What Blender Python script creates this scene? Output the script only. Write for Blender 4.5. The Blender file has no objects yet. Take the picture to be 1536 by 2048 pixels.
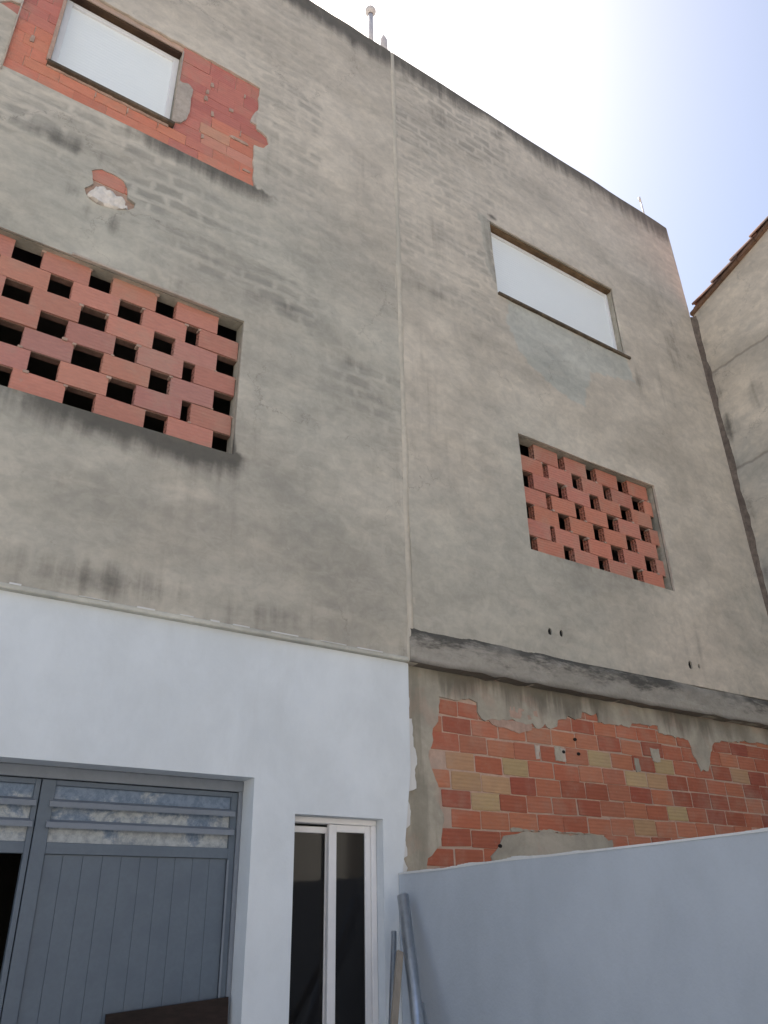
import bpy, bmesh, math, random
from mathutils import Vector, Matrix, noise
from mathutils.geometry import delaunay_2d_cdt

random.seed(7)
S = bpy.context.scene
COL = S.collection
D = 4.8            # distance from the camera to the front face of the two houses
EYE = 1.6

# ------------------------------------------------------------------ camera
cam = bpy.data.objects.new('camera', bpy.data.cameras.new('camera'))
COL.objects.link(cam); S.camera = cam
_r = Vector((0.83392139, -0.55156771, -0.01865944))
_u = Vector((-0.24196326, -0.39579643, 0.8858888))
_f = Vector((0.496013, 0.73424672, 0.46352223))
cam.matrix_world = Matrix(((_r.x, _u.x, -_f.x, 0), (_r.y, _u.y, -_f.y, 0), (_r.z, _u.z, -_f.z, EYE), (0, 0, 0, 1)))
cam.data.sensor_fit = 'VERTICAL'; cam.data.sensor_height = 24
cam.data.lens = 24 * 1584.67 / 2048
cam.data.clip_start = 0.05; cam.data.clip_end = 600

# ------------------------------------------------------------------ light
SUN_EL, SUN_AZ = math.radians(57), math.radians(9)     # azimuth from +Y towards +X (behind the houses)
W = bpy.data.worlds.new('World'); S.world = W; W.use_nodes = True
wn = W.node_tree; bg = wn.nodes['Background']
sky = wn.nodes.new('ShaderNodeTexSky'); sky.sky_type = 'NISHITA'; sky.sun_disc = False
sky.sun_elevation = SUN_EL; sky.sun_rotation = SUN_AZ
sky.air_density = 1.0; sky.dust_density = 2.5; sky.ozone_density = 0.15; sky.altitude = 50
wn.links.new(sky.outputs[0], bg.inputs[0]); bg.inputs[1].default_value = 0.10
sl = bpy.data.lights.new('sun', 'SUN'); sl.energy = 5.0; sl.angle = math.radians(0.5); sl.color = (1, .95, .87)
so = bpy.data.objects.new('sun', sl); COL.objects.link(so)
sd = Vector((math.sin(SUN_AZ) * math.cos(SUN_EL), math.cos(SUN_AZ) * math.cos(SUN_EL), math.sin(SUN_EL)))
so.rotation_euler = sd.to_track_quat('Z', 'Y').to_euler()
S.view_settings.view_transform = 'Standard'; S.view_settings.look = 'None'
S.view_settings.gamma = 1; S.view_settings.use_curve_mapping = False
S.view_settings.exposure = 1.1

# ------------------------------------------------------------------ node helper
class N:
    def __init__(s, name):
        s.m = bpy.data.materials.new(name); s.m.use_nodes = True
        s.t = s.m.node_tree; s.b = s.t.nodes['Principled BSDF']
        s.b.inputs['Roughness'].default_value = .9
        s.b.inputs['Specular IOR Level'].default_value = .25
    def put(s, sock, v):
        if isinstance(v, bpy.types.NodeSocket): s.t.links.new(v, sock)
        elif isinstance(v, (tuple, list)):
            n = len(sock.default_value); v = tuple(v)
            sock.default_value = (v + (1,))[:n] if len(v) == 3 else v[:n]
        else: sock.default_value = v
    def pos(s):
        g = s.t.nodes.new('ShaderNodeNewGeometry'); return g.outputs['Position']
    def math(s, op, a, b=0., c=0., clamp=False):
        n = s.t.nodes.new('ShaderNodeMath'); n.operation = op; n.use_clamp = clamp
        s.put(n.inputs[0], a); s.put(n.inputs[1], b)
        if op in ('MULTIPLY_ADD', 'SMOOTH_MIN'): s.put(n.inputs[2], c)
        return n.outputs[0]
    def mul(s, a, b): return s.math('MULTIPLY', a, b)
    def add(s, a, b): return s.math('ADD', a, b)
    def sub(s, a, b): return s.math('SUBTRACT', a, b)
    def vmul(s, v, k):
        n = s.t.nodes.new('ShaderNodeVectorMath'); n.operation = 'MULTIPLY'
        s.put(n.inputs[0], v); n.inputs[1].default_value = k; return n.outputs[0]
    def vadd(s, v, w):
        n = s.t.nodes.new('ShaderNodeVectorMath'); n.operation = 'ADD'
        s.put(n.inputs[0], v); s.put(n.inputs[1], w); return n.outputs[0]
    def noise(s, v, scale=1., det=5., rough=.55, dist=0., color=False):
        n = s.t.nodes.new('ShaderNodeTexNoise'); s.put(n.inputs['Vector'], v)
        n.inputs['Scale'].default_value = scale; n.inputs['Detail'].default_value = det
        n.inputs['Roughness'].default_value = rough; n.inputs['Distortion'].default_value = dist
        return n.outputs['Color' if color else 'Fac']
    def ramp(s, v, a, b, c=0., d=1.):
        n = s.t.nodes.new('ShaderNodeMapRange'); n.interpolation_type = 'SMOOTHSTEP'
        s.put(n.inputs[0], v); n.inputs[1].default_value = a; n.inputs[2].default_value = b
        n.inputs[3].default_value = c; n.inputs[4].default_value = d; return n.outputs[0]
    def mix(s, f, a, b, mode='MIX'):
        n = s.t.nodes.new('ShaderNodeMix'); n.data_type = 'RGBA'; n.blend_type = mode
        s.put(n.inputs[0], f); s.put(n.inputs[6], a); s.put(n.inputs[7], b); return n.outputs[2]
    def attr(s, name):
        n = s.t.nodes.new('ShaderNodeAttribute'); n.attribute_name = name
        q = s.t.nodes.new('ShaderNodeSeparateColor'); s.t.links.new(n.outputs['Color'], q.inputs[0])
        return q.outputs[0], q.outputs[1], q.outputs[2], n.outputs['Alpha']
    def sep(s, v):
        q = s.t.nodes.new('ShaderNodeSeparateXYZ'); s.put(q.inputs[0], v); return q.outputs
    def comb(s, x, y, z):
        q = s.t.nodes.new('ShaderNodeCombineXYZ'); s.put(q.inputs[0], x); s.put(q.inputs[1], y); s.put(q.inputs[2], z); return q.outputs[0]
    def bump(s, h, strength=.5, dist=.01):
        n = s.t.nodes.new('ShaderNodeBump'); s.put(n.inputs['Height'], h)
        n.inputs['Strength'].default_value = strength; n.inputs['Distance'].default_value = dist
        s.t.links.new(n.outputs[0], s.b.inputs['Normal'])
    def done(s, col=None, rough=None, metal=None):
        if col is not None: s.put(s.b.inputs['Base Color'], col)
        if rough is not None: s.put(s.b.inputs['Roughness'], rough)
        if metal is not None: s.put(s.b.inputs['Metallic'], metal)
        return s.m

def plaster_material(name, cool, warm, course=True, cracks=False):
    n = N(name); P = n.pos(); x, y, z = n.sep(P)
    st, wm, gh, pt = n.attr('masks')
    warp = n.noise(n.vmul(P, (1, 1, 1)), 2.2, 3, .5)
    big = n.noise(n.vmul(P, (.55, .55, 1.1)), 1.3, 5, .6, .4)
    mid = n.noise(n.vmul(P, (.8, .8, 1.5)), 3.1, 6, .62, .3)
    fine = n.noise(P, 34., 5, .65)
    grain = n.noise(P, 160., 2, .6)
    drip = n.noise(n.vmul(P, (9., 9., .55)), 1.0, 4, .6)
    c = n.mix(n.ramp(n.add(wm, n.sub(n.mul(mid, .5), .25)), .1, .9), cool, warm)
    c = n.mix(n.ramp(n.add(pt, n.mul(n.sub(n.noise(P, 7., 5, .7), .5), .9)), .15, .95), c, n.mix(big, (.46, .455, .41), (.56, .55, .495)))
    # general cloudiness and light trowel smears
    c = n.mix(1., c, n.mix(n.ramp(big, .3, .7), (.84, .84, .83), (1.13, 1.125, 1.11)), 'MULTIPLY')
    c = n.mix(1., c, n.mix(n.ramp(mid, .3, .72), (.93, .93, .935), (1.06, 1.06, 1.055)), 'MULTIPLY')
    md2 = n.noise(n.vmul(P, (1., 1., 1.25)), 8.5, 6, .68, .5)
    c = n.mix(1., c, n.mix(n.ramp(md2, .3, .7), (.90, .90, .90), (1.085, 1.08, 1.07)), 'MULTIPLY')
    dash = n.ramp(n.noise(n.vmul(P, (1., 1., 4.6)), 2.3, 6, .62, .2), .50, .68)
    c = n.mix(n.mul(n.mul(dash, gh), .42), c, (.215, .205, .18))
    dash2 = n.ramp(n.noise(n.vadd(n.vmul(P, (1., 1., 3.8)), (3., 1., 9.)), 1.9, 6, .62, .2), .54, .70)
    c = n.mix(n.mul(dash2, .20), c, (.68, .60, .50))
    hgt = n.add(n.add(n.mul(mid, .25), n.mul(md2, .3)), n.mul(fine, .30))
    if course:      # the brick courses telegraphing through the thin render
        q = n.comb(n.add(x, n.mul(n.sub(n.noise(P, 6., 3), .5), .12)), n.add(z, n.mul(n.sub(n.noise(P, 1.9, 5, .6), .5), .20)), 0.)
        br = n.t.nodes.new('ShaderNodeTexBrick'); n.put(br.inputs['Vector'], q)
        br.offset = .5; br.inputs['Scale'].default_value = 1
        br.inputs['Mortar Size'].default_value = .042; br.inputs['Mortar Smooth'].default_value = 1.
        br.inputs['Brick Width'].default_value = .285; br.inputs['Row Height'].default_value = .135
        br.inputs['Color1'].default_value = (0, 0, 0, 1); br.inputs['Color2'].default_value = (1, 1, 1, 1); br.inputs['Bias'].default_value = 0
        tone = n.sep(br.outputs['Color'])[0]
        body = n.sub(1., br.outputs['Fac'])
        brk = n.ramp(n.noise(n.vmul(P, (.9, 1, 1.6)), 1.7, 5, .65), .36, .58)
        amt = n.mul(n.mul(n.mul(body, brk), gh), n.ramp(tone, -.5, .8))
        c = n.mix(n.mul(amt, .48), c, (.225, .215, .188))
        line = n.mul(n.mul(br.outputs['Fac'], gh), .16)
        c = n.mix(n.mul(line, brk), c, (.62, .56, .48))
        hgt = n.add(hgt, n.mul(n.mul(body, gh), -.22))
    vo = n.t.nodes.new('ShaderNodeTexVoronoi'); vo.feature = 'DISTANCE_TO_EDGE'; vo.inputs['Scale'].default_value = .9
    n.put(vo.inputs['Vector'], n.vadd(P, n.vmul(n.noise(P, 3., 5, .7, color=True), (.5, .5, .5))))
    ck = n.mul(n.ramp(vo.outputs['Distance'], .0005, .006, 1., 0.), n.ramp(n.noise(P, .8, 2), .52, .62))
    c = n.mix(n.mul(ck, .30), c, (.16, .14, .12)); hgt = n.sub(hgt, n.mul(ck, .5))
    sp = n.ramp(n.noise(P, 11., 6, .75), .63, .72)
    c = n.mix(n.mul(sp, .30), c, (.22, .205, .175))
    sp2 = n.ramp(n.noise(n.vadd(P, (7., 3., 1.)), 8., 6, .75), .64, .74)
    c = n.mix(n.mul(sp2, .30), c, (.66, .60, .51))
    # dirt: attribute amount broken up by streaks
    dirt = n.ramp(n.sub(n.add(st, n.mul(n.sub(drip, .5), .75)), n.mul(n.sub(.5, fine), .25)), .22, .85)
    dirt = n.mul(dirt, n.ramp(st, 0., .18))
    c = n.mix(n.mul(dirt, .8), c, (.055, .052, .046))
    # pale lime drips
    c = n.mix(n.mul(n.ramp(n.noise(n.vmul(P, (5., 5., .9)), 1.7, 4, .6, .2), .60, .78), .22), c, (.62, .56, .47))
    c = n.mix(1., c, n.mix(fine, (.93, .93, .93), (1.07, 1.07, 1.07)), 'MULTIPLY')
    if cracks:
        w = n.mul(n.sub(n.noise(n.vmul(P, (1, 1, 0)), 1.1, 4, .6), .5), .30)
        zz = n.add(z, w)
        for k in (8.26, 6.74, 5.0):
            d = n.math('ABSOLUTE', n.sub(zz, k))
            ln = n.ramp(d, .003, .03, 1., 0.)
            c = n.mix(n.mul(ln, .38), c, (.10, .085, .07)); hgt = n.sub(hgt, ln)
            c = n.mix(n.mul(n.ramp(d, .0, .22, .16, 0.), n.ramp(mid, .4, .6)), c, (.1, .09, .08))
    n.bump(n.add(hgt, n.mul(grain, .12)), .5, .012)
    return n.done(c, .92)

M = {}
M['plaster'] = plaster_material('cement_plaster', (.445, .42, .362), (.56, .497, .418))
M['plaster_side'] = plaster_material('neighbour_plaster', (.48, .452, .398), (.64, .56, .458), course=False, cracks=True)

def simple(name, col, rough=.9, var=.12, scale=12., bump=.3, dist=.004, metal=0., col2=None, amt=.5, stretch=(1, 1, 1)):
    n = N(name); P = n.vmul(n.pos(), stretch)
    a = n.noise(P, scale, 6, .62); b = n.noise(P, scale * .13, 4, .55, .3)
    lo = tuple(1 - var for _ in range(3)); hi = tuple(1 + var for _ in range(3))
    c = n.mix(1., col, n.mix(n.ramp(a, .25, .75), lo, hi), 'MULTIPLY')
    if col2: c = n.mix(n.mul(n.ramp(b, .45, .65), amt), c, col2)
    else: c = n.mix(1., c, n.mix(n.ramp(b, .3, .7), lo, hi), 'MULTIPLY')
    if bump: n.bump(a, bump, dist)
    return n.done(c, rough, metal)

M['mortar'] = simple('rough_mortar', (.43, .385, .31), .95, .16, 16, .7, .01, col2=(.26, .245, .20), amt=.75)
M['bed'] = simple('brick_joint_mortar', (.52, .36, .28), .95, .15, 20, .6, .006, col2=(.42, .33, .27), amt=.7)
M['bed_dark'] = simple('dark_mortar', (.20, .12, .09), .95, .2, 20, .6, .006)  # darker tone for the mortar beds on the block undersides
M['pale_mortar'] = simple('pale_mortar', (.47, .40, .34), .95, .14, 20, .6, .006)
M['seam'] = simple('seam_filler', (.54, .485, .40), .95, .1, 14, .6, .008, col2=(.43, .40, .34), amt=.7)
M['dark_joint'] = simple('gap_shade_joint', (.17, .135, .11), .95, .3, 14, .8, .012, col2=(.09, .07, .06))  # dark brown carries the shade of the gap beside the neighbour
M['beam'] = None
M['aluminium'] = simple('white_frame', (.80, .79, .79), .4, .03, 8, 0)
M['shutter'] = simple('shutter_slats', (.84, .87, .87), .5, .008, 3, 0)
M['wood'] = simple('old_lintel', (.05, .027, .018), .9, .35, 9, .6, .006, stretch=(1, 1, 6), col2=(.10, .06, .03), amt=.5)
M['wood2'] = simple('old_lintel_light', (.16, .10, .055), .9, .35, 9, .6, .006, stretch=(1, 1, 6), col2=(.08, .05, .03), amt=.7)
M['sill'] = simple('sill_stone', (.115, .088, .062), .85, .3, 20, .4, .004)
M['pinkplaster'] = simple('pinkish_mortar', (.45, .315, .25), .95, .14, 18, .6, .006)
M['glass_dark'] = None
M['gate'] = simple('gate_paint', (.120, .150, .185), .42, .05, 40, .12, .001, col2=(.105, .132, .168), amt=.6)
M['gate_frame'] = simple('gate_frame_paint', (.20, .225, .26), .5, .05, 30, .12, .001)
M['board'] = simple('brown_board', (.022, .014, .011), .7, .3, 12, .2, .002, stretch=(1, 1, 5))
M['steel'] = simple('galvanised', (.50, .54, .58), .34, .12, 22, .1, .001, metal=.85, col2=(.36, .40, .44), amt=.6)
M['batten'] = simple('grey_batten', (.30, .26, .21), .85, .15, 18, .3, .002, stretch=(1, 1, .1))
M['tile'] = simple('roof_tile', (.25, .125, .085), .9, .25, 14, .5, .004, col2=(.17, .14, .13), amt=.7)
M['verge'] = simple('verge_clay', (.20, .115, .075), .95, .25, 11, .5, .005, col2=(.12, .08, .06), amt=.6)
M['slab'] = simple('concrete', (.30, .29, .27), .95, .1, 8, .3, .005)
M['cream'] = simple('cream_render', (.66, .63, .58), .95, .06, 5, .2, .004)
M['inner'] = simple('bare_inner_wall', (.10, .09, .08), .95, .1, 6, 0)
M['ground'] = simple('yard_concrete', (.42, .40, .37), .95, .12, 3, .3, .01, col2=(.36, .34, .32))
M['lampwhite'] = simple('weathered_white', (.62, .57, .55), .6, .08, 12, 0)
M['fibre'] = simple('white_lump', (.72, .66, .60), .95, .08, 40, .8, .008)

def white_paint(name, base, tint):
    n = N(name); P = n.pos()
    a = n.noise(P, 60, 4, .6); b = n.noise(P, .9, 4, .55, .2); r = n.noise(P, 9, 5, .6)
    c = n.mix(n.ramp(b, .3, .7), base, tint)
    c = n.mix(1., c, n.mix(n.ramp(n.noise(n.vmul(P, (1, 1, .6)), 2.6, 7, .7, .3), .3, .7), (.945, .945, .94), (1.04, 1.04, 1.04)), 'MULTIPLY')
    c = n.mix(n.mul(n.ramp(n.noise(n.vmul(P, (7, 7, .5)), 1., 4, .6), .60, .80), .10), c, (.40, .39, .37))
    sp = n.ramp(n.noise(P, 23, 3, .7), .70, .76)
    c = n.mix(n.mul(sp, .10), c, (.45, .44, .42))
    n.bump(n.add(n.mul(a, .5), n.mul(n.noise(P, 4., 4, .6), 1.5)), .5, .006); return n.done(c, .85)
M['white'] = white_paint('white_wall_paint', (.71, .752, .782), (.665, .708, .74))
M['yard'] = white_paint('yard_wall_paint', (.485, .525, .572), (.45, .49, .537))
M['smear'] = white_paint('paint_smear', (.70, .70, .70), (.66, .66, .64))

def coat_material():
    n = N('stained_mortar'); P = n.pos(); x, y, z = n.sep(P)
    a = n.noise(P, 2.2, 6, .65, .4); f = n.noise(P, 18, 6, .65); d = n.noise(n.vmul(P, (6., 6., .6)), 1., 5, .65)
    c = n.mix(n.ramp(a, .35, .65), (.33, .305, .25), (.46, .415, .34))
    c = n.mix(n.mul(n.ramp(n.noise(n.vadd(P, (5., 2., 3.)), 2.6, 5, .6, .5), .52, .62), .35), c, (.46, .32, .25))
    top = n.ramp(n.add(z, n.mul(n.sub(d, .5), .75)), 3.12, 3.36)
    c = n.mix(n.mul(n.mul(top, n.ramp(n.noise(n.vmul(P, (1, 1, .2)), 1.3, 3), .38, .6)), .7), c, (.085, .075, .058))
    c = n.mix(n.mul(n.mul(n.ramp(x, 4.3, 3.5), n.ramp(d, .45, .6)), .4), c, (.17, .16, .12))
    c = n.mix(1., c, n.mix(f, (.86, .86, .86), (1.13, 1.13, 1.13)), 'MULTIPLY')
    n.bump(n.add(a, f), .6, .01); return n.done(c, .95)
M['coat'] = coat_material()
def beam_material():
    n = N('stained_concrete'); P = n.pos(); x, y, z = n.sep(P)
    a = n.noise(n.vmul(P, (1, 1, 2.5)), 2.6, 6, .65, .3); f = n.noise(P, 30, 6, .65)
    c = n.mix(n.ramp(a, .3, .7), (.30, .28, .24), (.40, .37, .32))
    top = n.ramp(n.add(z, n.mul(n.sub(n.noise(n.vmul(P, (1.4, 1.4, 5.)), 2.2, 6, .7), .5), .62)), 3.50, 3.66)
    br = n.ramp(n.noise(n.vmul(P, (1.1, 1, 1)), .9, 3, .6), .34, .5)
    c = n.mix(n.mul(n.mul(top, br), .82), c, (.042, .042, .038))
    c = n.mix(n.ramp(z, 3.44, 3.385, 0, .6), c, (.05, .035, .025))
    c = n.mix(1., c, n.mix(f, (.8, .8, .8), (1.2, 1.2, 1.2)), 'MULTIPLY')
    n.bump(n.add(a, f), .8, .015); return n.done(c, .95)
M['beam'] = beam_material()

def brick_material():
    n = N('fired_clay'); P = n.pos()
    o = n.t.nodes.new('ShaderNodeObjectInfo')
    a = n.noise(n.vmul(P, (1, 1, 2.5)), 14, 6, .65); b = n.noise(P, 3.5, 4, .6)
    c = n.mix(1., n.vmul(o.outputs['Color'], (1.25, 1.17, 1.14)), n.mix(n.ramp(a, .25, .75), (.93, .93, .93), (1.07, 1.06, 1.05)), 'MULTIPLY')
    c = n.mix(n.mul(n.ramp(b, .5, .72), .35), c, (.42, .27, .20))
    c = n.mix(n.mul(n.ramp(n.noise(P, 22, 5, .7), .60, .75), .3), c, (.40, .34, .28))
    c = n.mix(n.mul(n.ramp(n.noise(P, 1.7, 6, .7, .3), .48, .66), .28), c, (.44, .33, .25))
    w = n.t.nodes.new('ShaderNodeTexWave'); w.bands_direction = 'Z'; n.put(w.inputs['Vector'], P)
    w.inputs['Scale'].default_value = 11; w.inputs['Distortion'].default_value = .25
    n.bump(n.add(n.mul(a, .4), n.mul(w.outputs['Fac'], .6)), .6, .005)
    return n.done(c, .9)
M['brick'] = brick_material()

def pane_material():
    n = N('blotched_pane'); P = n.pos()
    a = n.noise(n.vmul(P, (1., 1, 1.5)), 3.4, 7, .7, .6); f = n.noise(P, 26, 6, .7)
    x, y, z = n.sep(P)
    k = n.ramp(n.add(n.add(a, n.mul(n.sub(f, .5), .28)), n.mul(n.sub(2.22, z), .8)), .45, .62)
    c = n.mix(k, n.mix(n.ramp(f, .3, .7), (.11, .16, .23), (.20, .26, .35)), n.mix(n.ramp(f, .3, .7), (.25, .28, .30), (.43, .46, .48)))
    return n.done(c, .35)
M['pane'] = pane_material()
n = N('dark_glass'); n.b.inputs['Specular IOR Level'].default_value = .3
M['glass_dark'] = n.done(n.mix(n.noise(n.pos(), 1.3, 3), (.010, .010, .011), (.016, .015, .014)), .06)
n = N('hole_dark'); M['black'] = n.done((.012, .012, .012), .8)  # flat black painted as the dark inside wall and brick holes
# ------------------------------------------------------------------ mesh helpers
def link(name, me, mat, parent=None, kind=None):
    o = bpy.data.objects.new(name, me)
    if mat is not None and not me.materials: me.materials.append(mat)
    COL.objects.link(o)
    if parent is not None: o.parent = parent
    if kind: o['kind'] = kind
    return o
def thing(name, label, cat, loc=(0, 0, 0), group=None):
    o = bpy.data.objects.new(name, None); COL.objects.link(o); o.location = loc
    o.empty_display_size = .2
    o['label'] = label; o['category'] = cat
    if group: o['group'] = group
    return o
def from_bm(bm, name):
    bmesh.ops.recalc_face_normals(bm, faces=bm.faces)
    me = bpy.data.meshes.new(name); bm.to_mesh(me); bm.free(); return me
def add_box(bm, x0, x1, y0, y1, z0, z1, bev=0.):
    vs = [bm.verts.new((x, y, z)) for x in (x0, x1) for y in (y0, y1) for z in (z0, z1)]
    idx = [(0, 1, 3, 2), (4, 6, 7, 5), (0, 4, 5, 1), (2, 3, 7, 6), (0, 2, 6, 4), (1, 5, 7, 3)]
    fs = [bm.faces.new([vs[i] for i in q]) for q in idx]
    if bev:
        es = {e for f in fs for e in f.edges}
        bmesh.ops.bevel(bm, geom=list(es), offset=bev, segments=1, affect='EDGES', profile=.5)
def box(name, b, mat, parent, bev=0., kind=None):
    bm = bmesh.new(); add_box(bm, *b, bev=bev)
    return link(name, from_bm(bm, name), mat, parent, kind)
def boxes(name, bs, mat, parent, bev=0., kind=None):
    bm = bmesh.new()
    for b in bs: add_box(bm, *b, bev=bev)
    return link(name, from_bm(bm, name), mat, parent, kind)
def tube_mesh(pts, r, seg=14, hollow=True, name='tube'):
    bm = bmesh.new(); rings = []
    for i, p in enumerate(pts):
        p = Vector(p); d = (Vector(pts[min(i + 1, len(pts) - 1)]) - Vector(pts[max(i - 1, 0)])).normalized()
        a = d.orthogonal().normalized(); b = d.cross(a)
        rr = r[i] if isinstance(r, (list, tuple)) else r
        rings.append([bm.verts.new(p + a * (rr * math.cos(2 * math.pi * k / seg)) + b * (rr * math.sin(2 * math.pi * k / seg))) for k in range(seg)])
    for A, B in zip(rings, rings[1:]):
        for k in range(seg): bm.faces.new((A[k], A[(k + 1) % seg], B[(k + 1) % seg], B[k]))
    bm.faces.new(rings[0]); bm.faces.new(rings[-1])
    me = from_bm(bm, name)
    for f in me.polygons: f.use_smooth = len(f.vertices) == 4
    return me
def inside(pt, poly):
    x, y = pt; c = False; j = len(poly) - 1
    for i in range(len(poly)):
        xi, yi = poly[i]; xj, yj = poly[j]
        if (yi > y) != (yj > y) and x < (xj - xi) * (y - yi) / (yj - yi) + xi: c = not c
        j = i
    return c
def nz(x, z, s=1., o=0.): return noise.noise(Vector((x * s, z * s, o)))
def fb(x, z, s=1., o=0.): return noise.fractal(Vector((x * s, z * s, o)), 1., 2., 4)
def ragged(poly, step=.04, amp=.012, seed=0., keep=()):
    """subdivide a polygon's edges and roughen them; edges listed in keep stay straight"""
    out = []
    for i in range(len(poly)):
        a = Vector(poly[i]); b = Vector(poly[(i + 1) % len(poly)]); L = (b - a).length
        k = max(1, int(L / step)); nrm = Vector((-(b - a).y, (b - a).x)).normalized() if L > 1e-6 else Vector((0, 0))
        for j in range(k):
            p = a + (b - a) * (j / k)
            if i not in keep and not (j == 0 and (i - 1) % len(poly) in keep):
                w = fb(p.x, p.y, 9., seed) * amp + fb(p.x, p.y, 30., seed + 5) * amp * .5
                p = p + nrm * w
            out.append((p.x, p.y))
    return out
def rect(x0, x1, z0, z1): return [(x0, z0), (x1, z0), (x1, z1), (x0, z1)]

def sheet(name, outer, holes, y, t, step, mat, parent, maskfn=None, disp=None, plane='Y', flat_rim=True, kind=None, sub=.25):
    """a slab with its front face at `y` (thickness t away from the viewer), real holes with real edges,
       and a grid inside so that it can be uneven and carry dirt masks. plane 'Y': (x,z) facade; 'X': (y,z) side wall"""
    V2 = []; E = []
    loops = []
    for lp in [outer] + holes:
        s = len(V2); lp2 = []
        for i in range(len(lp)):
            a = Vector(lp[i]); b = Vector(lp[(i + 1) % len(lp)]); k = max(1, int((b - a).length / sub))
            for j in range(k): lp2.append(tuple(a + (b - a) * (j / k)))
        V2 += [Vector(p) for p in lp2]; E += [(s + i, s + (i + 1) % len(lp2)) for i in range(len(lp2))]
        loops.append(lp2)
    xs = [p[0] for p in outer]; zs = [p[1] for p in outer]
    hb = [(min(p[0] for p in h), max(p[0] for p in h), min(p[1] for p in h), max(p[1] for p in h)) for h in holes]
    nx, nzz = (max(1, int((max(xs) - min(xs)) / step)), max(1, int((max(zs) - min(zs)) / step))) if step > 0 else (0, 0)
    if step > 0:
        for i in range(1, nx):
            for j in range(1, nzz):
                p = (min(xs) + (i + .13 * math.sin(j * 1.7)) * step, min(zs) + (j + .13 * math.sin(i * 2.3)) * step)
                if not inside(p, outer): continue
                if any(b[0] <= p[0] <= b[1] and b[2] <= p[1] <= b[3] and inside(p, h) for b, h in zip(hb, holes)): continue
                V2.append(Vector(p))
    vs, es, fs, *_ = delaunay_2d_cdt(V2, E, [], 0, 1e-5)
    verts = []; faces = []
    def P(p, dy):
        return (p[0], y + dy, p[1]) if plane == 'Y' else (y + dy, p[0], p[1])
    for p in vs: verts.append(P(p, disp(p[0], p[1]) if disp else 0.))
    for f in fs:
        c = (sum(vs[i][0] for i in f) / 3, sum(vs[i][1] for i in f) / 3)
        if not inside(c, outer): continue
        if any(b[0] <= c[0] <= b[1] and b[2] <= c[1] <= b[3] and inside(c, h) for b, h in zip(hb, holes)): continue
        faces.append(tuple(f))
    nfront = len(verts)
    for lp in loops:
        s = len(verts); k = len(lp)
        for p in lp: verts.append(P(p, disp(p[0], p[1]) if disp else 0.))
        for p in lp: verts.append(P(p, t))
        for i in range(k): faces.append((s + i, s + (i + 1) % k, s + k + (i + 1) % k, s + k + i))
    me = bpy.data.meshes.new(name); me.from_pydata(verts, [], faces)
    # consistent direction for the front
    for p in me.polygons: p.use_smooth = False
    if maskfn:
        at = me.color_attributes.new('masks', 'FLOAT_COLOR', 'POINT')
        buf = []
        for v in verts:
            a, b = (v[0], v[2]) if plane == 'Y' else (v[1], v[2])
            buf += maskfn(a, b)
        at.data.foreach_set('color', buf)
    me.validate()
    if disp:
        nt = len([f for f in faces if len(f) == 3])
        me.polygons.foreach_set('use_smooth', [len(f) == 3 for f in faces])
    return link(name, me, mat, parent, kind)

def gauss(x, z, cx, cz, sx, sz): return math.exp(-((x - cx) / sx) ** 2 - ((z - cz) / sz) ** 2)
def sm(a, b, v):
    t = max(0., min(1., (v - a) / (b - a))); return t * t * (3 - 2 * t)

# bricks: a few rough-edged unit meshes (size 1 x 1 x 1, origin at the front lower left corner)
def brick_mesh(i):
    bm = bmesh.new(); rr = random.Random(i)
    add_box(bm, 0, 1, 0, 1, 0, 1)
    for v in bm.verts:
        v.co.x += rr.uniform(-.012, .012); v.co.z += rr.uniform(-.035, .035); v.co.y += rr.uniform(-.03, .03)
    bmesh.ops.bevel(bm, geom=list(bm.edges), offset=.03, segments=1, affect='EDGES')
    return from_bm(bm, 'brick')
BR = [brick_mesh(i) for i in range(8)]
for m in BR: m.materials.append(M['brick'])
def block_mesh(i):
    """hollow clay block 33 x 7.5 x 17: the ends show two columns of three cells"""
    L, T, H = .335, .075, .168; bm = bmesh.new(); rr = random.Random(50 + i)
    def quad(*p): bm.faces.new([bm.verts.new(q) for q in p])
    quad((0, 0, 0), (L, 0, 0), (L, 0, H), (0, 0, H)); quad((0, T, 0), (0, T, H), (L, T, H), (L, T, 0))
    quad((0, 0, 0), (0, T, 0), (L, T, 0), (L, 0, 0)); quad((0, 0, H), (L, 0, H), (L, T, H), (0, T, H))
    ys = [0, .009, .033, .042, .066, T]; zs = [0, .010, .053, .063, .105, .115, .158, H]
    for X, s in ((0, 1), (L, -1)):
        for a in range(5):
            for b in range(7):
                y0, y1, z0, z1 = ys[a], ys[a + 1], zs[b], zs[b + 1]
                if a in (1, 3) and b in (1, 3, 5):
                    q = X + s * .07
                    quad((q, y0, z0), (q, y1, z0), (q, y1, z1), (q, y0, z1))
                    for (p0, p1) in (((y0, z0), (y1, z0)), ((y1, z0), (y1, z1)), ((y1, z1), (y0, z1)), ((y0, z1), (y0, z0))):
                        quad((X, *p0), (X, *p1), (q, *p1), (q, *p0))
                else: quad((X, y0, z0), (X, y1, z0), (X, y1, z1), (X, y0, z1))
    bmesh.ops.remove_doubles(bm, verts=bm.verts, dist=1e-5)
    for v in bm.verts:
        v.co.z += .0035 * math.sin(v.co.x * 9 + i * 2.1) + (rr.uniform(-.001, .001))
        v.co.y += .002 * math.sin(v.co.x * 7 + i)
    return from_bm(bm, 'brick')
BL = [block_mesh(i) for i in range(4)]
for m in BL: m.materials.append(M['brick'])
RED_=[(.42, .155, .095), (.46, .175, .105), (.40, .14, .09), (.49, .20, .125), (.44, .17, .115)]
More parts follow.
